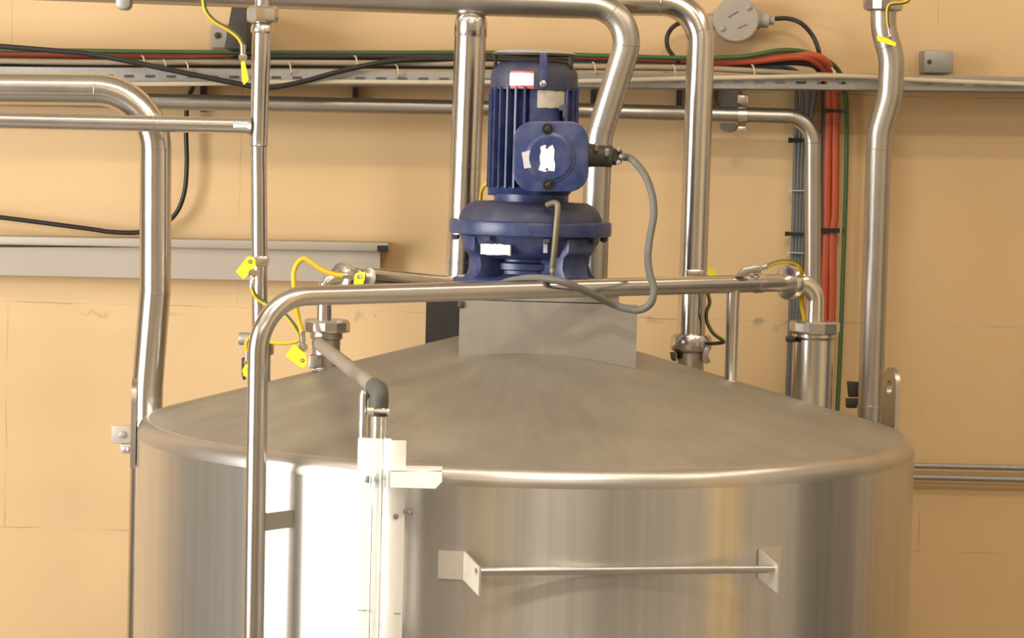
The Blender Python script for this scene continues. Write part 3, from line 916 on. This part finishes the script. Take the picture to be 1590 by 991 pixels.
# ------------------------------------------------------------------ blue gear motor
gm_ = thing('gear_motor', 'dusty blue electric gear motor standing upright on the tank apex', 'motor', (0, 0, bz + .002))
Z = lambda py: P(824, py, 0).z
k = 1 / S(0)
AX = V((0, 0, 0))
ax0 = P(825, 300, 0).x
AX.x = ax0
up = V((0, 0, 1))


def turn(prof, seg=64):
    """prof of (radius px, pixel row)"""
    return lathe(NB(), AX, up, [(r * k, Z(y)) for r, y in prof], seg)


# gearbox
gbx = obj('gearbox_base', turn([(118, 452), (118, 434), (112, 431), (66, 428), (60, 424), (60, 419), (66, 417), (66, 408), (58, 405), (58, 396)]), M['blue'], gm_)
obj('gearbox_bowl', turn([(56, 402), (84, 400), (97, 394), (104, 381), (110, 366), (113, 360)]), M['blue'], gm_)
for az in (-58, 44, 128, -132):
    a = math.radians(az)
    d = V((math.sin(a), -math.cos(a), 0))
    t_ = V((math.cos(a), math.sin(a), 0))
    w_ = 17 if az < 0 else 27
    out = [(50 * k, Z(392)), (112 * k, Z(365)), (112 * k, Z(388)), (101 * k, Z(397)), (99 * k, Z(412)), (104 * k, Z(425)), (116 * k, Z(434)), (50 * k, Z(434))]
    bm = plate(NB(), out, AX - t_ * w_ * k, d, up, t_ * 2 * w_ * k)
    obj('gearbox_leg', bevel(bm, .004), M['blue'], gm_)
fl = obj('gearbox_flange', bevel(turn([(108, 365), (126, 364), (126, 343), (108, 342)]), .003, 2), M['blue'], gm_)
for q in range(8):
    a = math.radians(q * 45 + 12)
    d = V((math.sin(a), -math.cos(a), 0))
    obj('flange_bolt', lathe(NB(), AX + d * 118 * k + up * Z(367), V((0, 0, -1)), [(.009, -.001), (.009, .007), (.005, .011)], 6), M['blue_dust'], fl)
obj('gearbox_cover', turn([(112, 343), (111, 338), (106, 328), (97, 319), (88, 314), (60, 313)]), M['blue_dust'], gm_)
# breather pipe standing in front
bp_ = spline(PP([(850, 318, -.165), (862, 315, -.185), (866, 322, -.195), (864, 350, -.2), (861, 385, -.195), (858, 414, -.185)]), 6)
br_ = obj('breather_pipe', sweep(NB(), bp_, 4.6 * k, 16), M['olive'], gm_)
obj('fitting', lathe(NB(), P(857.5, 425, -.183), V((.02, 0, 1)), [(.004, -.012), (.004, 0), (.007, .002), (.007, .012), (.005, .016)], 8), M['olive'], br_)
patch_bm = patch(NB(), AX, 106 * k, math.asin(-78 / 118), math.asin(-32 / 118), Z(393), Z(377), .012, 12, .0012)
obj('sticker', patch_bm, M['paper'], gm_, label='white worn sticker')
obj('sticker', patch(NB(), AX, 107 * k, math.asin(21 / 113), math.asin(26 / 113), Z(388), Z(369), .008, 4), M['paper_grey'], gm_)

# end shield and finned housing
obj('end_shield', turn([(58, 314), (58, 302), (62, 297), (66, 290), (60, 289)]), M['blue'], gm_)
for (x0, x1, y0, y1) in ((757, 769, 288, 303),):
    obj('shield_ear', bevel(slab(NB(), [(x0, y0), (x1 + 10, y0), (x1 + 10, y1), (x0, y1)], -.03, .03), .003), M['blue'], gm_)
NF = 30
ring = []
for q in range(NF):
    c = 2 * PI * q / NF
    w_ = 2 * PI / NF
    deg = math.degrees(((c + PI) % (2 * PI)) - PI)
    pad = -4 < deg < 40
    for (f, r) in ((-.5, 57), (-.17, 57), (-.11, 70), (.11, 70), (.17, 57)):
        a = c + f * w_
        ring.append((a, 63.5 if pad else r))
bm = NB()
lo = [bm.verts.new(AX + V((math.sin(a) * r * k, -math.cos(a) * r * k, Z(292)))) for a, r in ring]
hi = [bm.verts.new(AX + V((math.sin(a) * r * k, -math.cos(a) * r * k, Z(136)))) for a, r in ring]
for i in range(len(lo)):
    j = (i + 1) % len(lo)
    bm.faces.new((lo[i], lo[j], hi[j], hi[i]))
bm.faces.new(lo[::-1]); bm.faces.new(hi)
obj('finned_housing', bm, M['blue'], gm_, ang=25)
pl = obj('name_plate', patch(NB(), AX, 64 * k, math.asin(5 / 64), math.asin(46 / 64), Z(168), Z(141), .0012, 10, .001), M['paper_tan'], gm_, label='worn tan rating plate')
obj('lifting_eye', bevel(slab(NB(), [(868, 165), (876, 161), (881, 168), (881, 184), (874, 184), (874, 172), (868, 172)], -.098, .02), .002), M['blue_dust'], gm_)
# fan cover, cap
obj('fan_cover', turn([(64, 141), (67.5, 140), (67.5, 119), (66, 111), (61, 103), (53, 97.5), (44, 95.5), (0, 94.5)]), M['blue_dust'], gm_)
obj('sticker_border', patch(NB(), AX, 67.4 * k, math.asin(-36 / 67), math.asin(-1 / 67), Z(139), Z(112.5), .0008, 10, .0008), M['red'], gm_, label='red edge of the worn sticker')
obj('sticker', patch(NB(), AX, 67.4 * k, math.asin(-37 / 67), math.asin(-1.5 / 67), Z(134.5), Z(115.5), .0016, 10, .001), M['paper'], gm_, label='white worn sticker')
obj('cap_strap', bevel(slab(NB(), [(838, 82), (850, 82), (850, 138), (838, 138)], -.108, .008), .002), M['blue'], gm_)
obj('strap_screw', lathe(NB(), P(843.5, 130, -.108), V((0, -1, 0)), [(.0075, 0), (.0075, .003), (.004, .0045)], 16), M['fitting'], gm_)
for az in (-75, 62, 170):
    a = math.radians(az)
    d = V((math.sin(a), -math.cos(a), 0))
    bm = NB()
    bar(bm, AX + d * 62.5 * k + up * Z(118), AX + d * 62.5 * k + up * Z(84), .006, .012, side=V((-d.y, d.x, 0)))
    obj('cap_post', bm, M['black'], gm_)
obj('rain_cap', turn([(64, 85), (65.5, 84.5), (65, 83), (58, 80), (42, 77), (22, 75.5), (0, 75)]), M['box'], gm_)
obj('cap_edge', turn([(64, 87.5), (65.8, 87), (65.8, 83.6), (63.8, 83.6)]), M['dark'], gm_)

# terminal box
YTB = -.19
tb = obj('terminal_box', bevel(slab(NB(), rrect(802, 193, 909, 293, 24), YTB + .008, .10), .003), M['blue'], gm_)
bm = bevel(slab(NB(), rrect(797, 188, 914, 298, 31), YTB, .018), .004)
lathe(bm, P(854, 245, YTB), V((0, -1, 0)), [(.058, -.002), (.057, .0015), (.050, .0035), (.047, .006), (0, .0065)], 48)
obj('box_lid', bm, M['blue'], tb)
for (x, y) in ((850, 200), (851, 287)):
    bm = lathe(NB(), P(x, y, YTB), V((0, -1, 0)), [(.0125, -.002), (.0125, .005), (.0098, .0052), (.0098, .002), (.0068, .002), (.0068, .010), (.004, .011)], 20)
    obj('lid_bolt', bm, M['black'], tb)
wob = [(839, 228), (846, 225), (851, 229), (858, 225), (861, 233), (860, 246), (862, 256), (861, 266), (852, 265), (846, 267), (836, 264), (839, 255), (838, 243), (840, 236)]
obj('sticker', slab(NB(), wob, YTB - .0075, .0022), M['paper'], tb, label='white torn label')
obj('sticker', slab(NB(), [(810, 237), (823, 233.5), (827, 260), (814, 262)], YTB - .006, .0068), M['paper_grey'], tb, label='small grey label')
for y in (227, 261):
    obj('label_rivet', lathe(NB(), P(849, y + 2, YTB - .0075), V((0, -1, 0)), [(.003, 0), (.003, .0015), (.001, .002)], 10), M['dark'], tb)
gl0 = P(909, 241, YTB + .06)
ga = V((1, 0, -.03)).normalized()
gld = obj('cable_gland', lathe(NB(), gl0, ga, [(.03, -.004), (.027, .01), (.0245, .03), (.0245, .060), (.021, .062)], 24), M['dark'], tb)
obj('gland_nut', lathe(NB(), gl0 + ga * .061, ga, [(.019, 0), (.019, .010), (.016, .011), (.016, .02), (.011, .023)], 6), M['dark'], tb, ang=20)
for (x, y) in ((942, 230), (925, 222)):
    obj('gland_screw', lathe(NB(), P(x, y + 8, YTB + .05) + V((0, -.022, 0)), V((0, -.5, 1)), [(.006, -.004), (.006, .010), (.003, .012)], 6), M['matte'], tb)
for (x, y) in ((962, 232), (962, 252), (966, 243)):
    obj('clamp_screw', lathe(NB(), P(x - 2, y, YTB + .045), V((.2, -1, 0)), [(.0055, -.006), (.0055, .008), (.003, .010)], 10), M['galv'], tb)
end = gl0 + ga * .086
pe = [end, end + ga * .012] + PP([(985, 251, -.15), (1002, 273, -.16), (1013, 305, -.17), (1015, 335, -.18), (1009, 370, -.2), (1006, 400, -.22), (1009, 425, -.26), (1015, 448, -.30), (1011, 470, -.31), (995, 481, -.3), (975, 480, -.29), (950, 472, -.29), (915, 455, -.34), (880, 440, -.37), (850, 433, -.36), (820, 432, -.30), (790, 437, -.22), (778, 442, -.17)])
tag(obj('motor_cable', sweep(NB(), spline(pe, 8), 5.6 * k, 16), M['cable_grey'], ang=60), 'grey power cable curving from the motor terminal box over the front pipe', 'cable')
cable('earth_cable', [(765, 284, .02), (755, 286, .05), (748, 296, .10), (746, 312, .13), (742, 345, .17), (735, 400, .2)], 2.8, 'yellow_cable', 'short yellow earth wire behind the left side of the motor foot', 'yellow earth cables')

# ------------------------------------------------------------------ level gauge
YGZ = -.96
lg = thing('level_gauge', 'glass tube level gauge with bright steel backing on the tank front', 'level gauge', P(590, 990, YGZ))
sg = S(YGZ)
zb = .35


def gplate(x0, x1, top, Y, th, name, mat, topx=None):
    a, b = P(x0, top, Y), P(x1, top, Y)
    bm = box(NB(), V(((a.x + b.x) / 2, Y + th / 2, (a.z + zb) / 2)), (b.x - a.x, th, a.z - zb))
    return obj(name, bevel(bm, .0015), M[mat], lg)


gplate(556, 608, 680, -.925, .004, 'backing_plate', 'white_steel')
gplate(603, 631, 684, -.935, .008, 'scale_strip', 'white_steel')
glass0, glass1 = P(588, 1000, YGZ), P(588.5, 640, YGZ)
gx = glass1.x
rg = 11.3 / sg
bm = lathe(NB(), V((gx, YGZ, zb)), up, [(rg, 0), (rg, glass1.z - zb), (rg * .62, glass1.z - zb), (rg * .62, 0), (rg, 0)], 32, closed_ends=False)
obj('glass_tube', bm, M['glass'], lg)
obj('back_tube', lathe(NB(), V((P(566, 640, -.90).x, -.90, P(566, 684, -.90).z)), up, [(9.5 / sg, 0), (9.5 / sg, P(566, 612, -.9).z - P(566, 684, -.9).z), (7 / sg, P(566, 606, -.9).z - P(566, 684, -.9).z)], 24), M['pipe'], lg)
for y in (744, 795):
    p = P(634 if y == 795 else 571, y, -.935)
    bm = lathe(NB(), p, V((1, 0, 0)) if y == 795 else V((0, -1, 0)), [(.004, -.01), (.004, 0), (.007, .001), (.007, .007), (.004, .009)], 10)
    obj('stud', bm, M['galv'], lg)
obj('screw', lathe(NB(), P(614.5, 802, -.935), V((0, -1, 0)), [(.0055, 0), (.0055, .003), (.003, .004)], 12), M['matte'], lg)
# cross bracket
bm = slab(NB(), [(606, 733), (686, 731), (686.5, 748), (676, 759), (606, 757)], -.975, .003)
tl, tr_ = P(597, 728, -.975), P(686, 730, -.975)
plate(bm, [(0, 0), (1, 0), (1, 1), (.1, 1)], tl, tr_ - tl, V((0, .06, 0)), V((0, 0, -.003)))
obj('cross_bracket', bm, M['white_steel'], lg)
obj('tube_clip', lathe(NB(), V((gx, YGZ, P(590, 746, YGZ).z - .014)), up, [(rg + .0005, 0), (rg + .002, 0), (rg + .002, .028), (rg + .0005, .028), (rg + .0005, 0)], 24, closed_ends=False), M['glass'], lg)
for yy in (948, 952):
    pass
bm = bar(NB(), P(555, 948, -.928), P(572, 948, -.928), .001, .0015)
obj('scale_mark', bm, M['matte'], lg)
obj('scale_mark', bar(NB(), P(612, 953, -.9358), P(622, 953, -.9358), .001, .0015), M['matte'], lg)
for y in (800, 985):
    c_ = P(590, y, -.88)
    obj('standoff', bar(NB(), V((c_.x, -.9215, c_.z)), V((c_.x, -math.sqrt(R * R - c_.x ** 2) + .0005, c_.z)), .03, .03), M['matte'], lg)
# rubber elbow, clamp and hose
hose = thing('vent_hose', 'dusty grey hose with dark rubber elbow from left nozzle to the gauge top', 'hose', P(588, 645, YGZ))
h0 = P(494, 533, YN - .045)
h1 = P(578, 605, YGZ + .045)
he = V((gx, YGZ, P(588, 607, YGZ).z))
hd = (he - h0).normalized()
rh = 12.5 / S(-.7)
obj('hose_length', sweep(NB(), [h0, he - hd * .05], 11.2 / S(-.5), 28), M['hose'], hose)
path = fillet([he - hd * .075, he, V((gx, YGZ, glass1.z - .008))], [.018], 12)
obj('rubber_elbow', sweep(NB(), path, [rh * 1.06] + [rh * 1.13] * (len(path) - 2) + [rh * 1.03], 32), M['rubber'], hose)
zc = P(590, 637, YGZ).z
cl = obj('hose_clamp', lathe(NB(), V((gx, YGZ, zc - .005)), up, [(rh * 1.1, 0), (rh * 1.2, .0005), (rh * 1.2, .0105), (rh * 1.1, .011)], 32), M['fitting'], hose)
pcl = P(580, 636, YGZ - rh * 1.2)
obj('clamp_screw', lathe(NB(), V((gx - .018, YGZ - rh * 1.15 - .004, zc)), V((1, 0, 0)), [(.0075, -.004), (.0075, .009), (.0035, .0095), (.0035, .034), (.006, .0345), (.006, .04)], 12), M['bracket_steel'], cl)

# ------------------------------------------------------------------ grab rail on the front of the tank
az = math.radians(12.3)
nn = V((math.sin(az), -math.cos(az), 0))
tt = V((math.cos(az), math.sin(az), 0))
zr = P(975, 887, -.9).z
rail = thing('grab_rail', 'thin steel rail on two bent brackets across the tank front', 'rail', nn * .92 + up * (zr - .03))
hl = .306
ff = V((math.sin(math.radians(23)), -math.cos(math.radians(23)), 0))
for sgn in (-1, 1):
    foot = nn * (math.sqrt(R * R - hl * hl)) + tt * hl * sgn
    up_ = .034
    # bent flange standing out from the shell
    out = [(.003, .030), (.030, .024), (.086, .010), (.086, -.046), (.003, -.027)]
    hole = circ(.070, 0, .0083, .0083, 12)
    b1 = obj('bracket', plate(NB(), out, foot - tt * .002 + up * zr, ff, up, tt * .004 * sgn, [hole]), M['bracket_steel'], rail)
    # square foot plate lying on the shell
    a0_ = math.asin(max(-1, min(1, foot.x / R)))
    a1_ = a0_ + sgn * .062
    obj('foot_plate', patch(NB(), V((0, 0, 0)), R + .0004, min(a0_, a1_), max(a0_, a1_), zr - .027, zr + .030, .004, 6), M['bracket_steel'], b1)
ra = nn * math.sqrt(R * R - hl * hl) + ff * .070 + up * zr
obj('rod', sweep(NB(), [ra - tt * (hl - .0005), ra + tt * (hl + .004)], .0082, 20), M['pipe'], rail)

# ------------------------------------------------------------------ yellow earth cables and tags
EARTH = [M['yellow_cable'], M['green_stripe']]


def earth(pts, rpx, label, lugs=(), mats=None):
    """striped wire; lugs: list of (from,to) pixel points with Y"""
    t = thing('earth_cable', label, 'cable', P(*pts[-1]), 'yellow earth cables')
    rr = rpx / S(pts[0][2])
    obj('wire', sweep(NB(), spline(PP(pts), 8), rr, 12, stripe=(0, 1, 2)), mats or EARTH, t, ang=60)
    for a, b in lugs:
        a, b = P(*a), P(*b)
        d = (b - a).normalized()
        L = (b - a).length
        bm = lathe(NB(), a, d, [(rr * 1.05, 0), (rr * 1.3, .001), (rr * 1.2, L * .55), (rr * .9, L * .6), (rr * .9, L * .75)], 12)
        lathe(bm, b - d * L * .18 + V((0, .003, 0)), V((0, -1, 0)), [(rr * 1.9, 0), (rr * 1.9, .004), (rr * 1.1, .0042), (rr * 1.1, .009), (rr * .6, .0095)], 12)
        obj('cable_lug', bm, M['fitting'], t)
    return t


earth([(314, -40, .13), (316, 0, .13), (320, 18, .13), (333, 33, .13), (355, 46, .13), (370, 58, .13), (377, 70, .13)], 3.6, 'yellow and green earth wire hanging from the top beside the thin tee pipe', [((377, 69, .13), (377, 93, .13))])
earth([(391, 446, .10), (396, 459, .10), (408, 469, .10), (424, 477, .09), (440, 487, .08), (456, 505, .06), (470, 528, .02)], 3.8, 'yellow earth wire from the tagged clamp on the thin tee pipe', [((391, 447, .10), (393, 420, .10))])
earth([(533, 428, -.06), (518, 426, -.06), (500, 419, -.06), (484, 408, -.06), (472, 402, -.06), (462, 409, -.06), (456, 425, -.06), (457, 448, -.06), (459, 470, -.05), (464, 498, -.04), (469, 515, -.04)], 4.0,
      'yellow earth wire looping over the front pipe bend to the left nozzle', [((532, 428, -.06), (547, 428, -.06)), ((468.5, 514, -.04), (471, 545, -.04))])
earth([(384, 548, .09), (382, 533, .09), (389, 524, .09), (402, 523, .10), (420, 531, .08), (440, 533, .05), (458, 531, 0), (467, 527, -.03)], 2.9, 'olive earth wire low behind the front pipe bend joining two clamps', [((384, 546, .09), (383, 566, .09))])
earth([(1192, 413, .02), (1205, 408, .02), (1220, 406, .02), (1235, 409, .03), (1244, 420, .05), (1244, 445, .13), (1244, 470, .13), (1249, 497, .13)], 3.4, 'yellow earth wire arching over the union at the right end of the front pipe', [((1192, 413, .02), (1168, 421, .02))])
earth([(1097, 440, .34), (1099, 455, .34), (1102, 470, .34), (1097, 485, .34), (1098, 500, .35), (1108, 518, .35), (1124, 530, .36), (1116, 533, .36), (1100, 534, .34)], 2.9, 'dark looped wire beside the foot of the tall right pipe', [((1097, 441, .34), (1099, 424, .34))], mats=[M['black'], M['green_stripe']])
earth([(1420, -30, .47), (1412, -2, .47), (1402, 4, .47), (1384, 6, .47), (1378, 14, .47), (1378, 34, .47), (1380, 44, .47)], 2.7, 'yellow earth wire on the far right pipe under its union nut', [((1380, 43, .47), (1383, 60, .47))])


def ytag(corners, Y, hole, label, yaw=0.0):
    t = thing('inspection_tag', label, 'tag', P(*corners[0], Y), 'yellow tags')
    h = circ(hole[0], hole[1], 2.2, 2.2, 10) if hole else None
    obj('plate', slab(NB(), corners, Y, .0012, [h] if h else ()), M['tag'], t)
    if hole:
        obj('eyelet', lathe(NB(), P(hole[0], hole[1], Y - .001), V((0, -1, 0)), [(2.3 / S(Y), -.001), (3.4 / S(Y), 0), (3.2 / S(Y), .0012), (2.2 / S(Y), .0014)], 12, closed_ends=False), M['olive'], t)
    return t


ytag([(374, 96), (380, 95), (386, 124), (379, 132), (376, 127)], .12, None, 'narrow bright yellow tag hanging edge-on at the top of the thin tee pipe')
ytag([(387, 398), (396, 402), (397, 413), (378, 434), (366, 422), (383, 400)], .10, (388, 406.5), 'bright yellow tag on the clamp halfway down the thin tee pipe')
ytag([(553, 424), (567, 422), (566, 434), (563, 443), (549, 443), (550, 429)], -.07, (558, 430), 'bright yellow tag on the return pipe union behind the front pipe')
ytag([(456, 535.5), (474, 549), (477, 564), (471, 572), (465, 569), (443, 553)], -.055, (469, 560), 'bright yellow tag hanging on the left nozzle')
ytag([(381, 566), (386, 564), (386, 570), (382, 574), (386, 579), (385, 586), (378, 584), (376, 575)], .085, None, 'small curled yellow tag low behind the front pipe')
ytag([(1100, 416), (1106, 417), (1115, 429), (1100, 430), (1098, 424)], .33, None, 'yellow tag beside the tall pipe just above the front pipe')
ytag([(1361, 55), (1377, 59), (1392, 67), (1390, 72), (1376, 68), (1362, 63)], .465, None, 'dull yellow tag on the far right pipe bend')
bk = thing('clip_bracket', 'small black clip below the left nozzle clamp on the thin tee pipe', 'clip', P(381, 587, .1))
bm = slab(NB(), [(375, 556), (381, 556), (381, 590), (377, 590), (375, 580)], .10, .015)
obj('clip', bevel(bm, .001), M['dark'], bk)

# ------------------------------------------------------------------ camera, light
cd = bpy.data.cameras.new('camera')
co = bpy.data.objects.new('camera', cd)
COL.objects.link(co)
cd.sensor_fit = 'HORIZONTAL'
cd.sensor_width = 36
cd.lens = F / IW * 36
cd.clip_start = .05
m3 = Matrix((cr, cu, -fwd)).transposed()
co.matrix_world = Matrix.Translation(CAM) @ m3.to_4x4()
SC.camera = co


def area(name, loc, target, sx, sy, power, col):
    ld = bpy.data.lights.new(name, 'AREA')
    ld.shape = 'RECTANGLE'; ld.size = sx; ld.size_y = sy; ld.energy = power; ld.color = col
    o = bpy.data.objects.new(name, ld)
    COL.objects.link(o)
    o.location = loc
    o.rotation_euler = (V(target) - V(loc)).to_track_quat('-Z', 'Y').to_euler()
    return o


WARM = (1, .87, .68)
area('window_daylight', (RX0 - .25, (WY0 + WY1) / 2, (WZ0 + WZ1) / 2), (RX1, (WY0 + WY1) / 2, (WZ0 + WZ1) / 2), WZ1 - WZ0, WY1 - WY0, 370, (1, .96, .90))
for (x, y, pw) in ((0, -1.5, 30), (.3, -6.0, 60)):
    area('ceiling_lamp', (x, y, RZ - .12), (x, y, 0), 4.4, .16, pw, WARM)

area('ceiling_lamp', (.45, -2.7, RZ - .12), (.45, -2.7, 0), .7, .3, 52, WARM)
area('ceiling_lamp', (2.5, -1.2, RZ - .12), (2.5, -1.2, 0), .16, 3.2, 26, WARM)
w = bpy.data.worlds.new('world')
SC.world = w
w.use_nodes = True
w.node_tree.nodes['Background'].inputs['Color'].default_value = (.8, .88, 1, 1)
w.node_tree.nodes['Background'].inputs['Strength'].default_value = 1.0
SC.view_settings.view_transform = 'Standard'
SC.view_settings.look = 'None'
SC.view_settings.exposure = .1
SC.view_settings.gamma = 1
SC.view_settings.use_curve_mapping = False
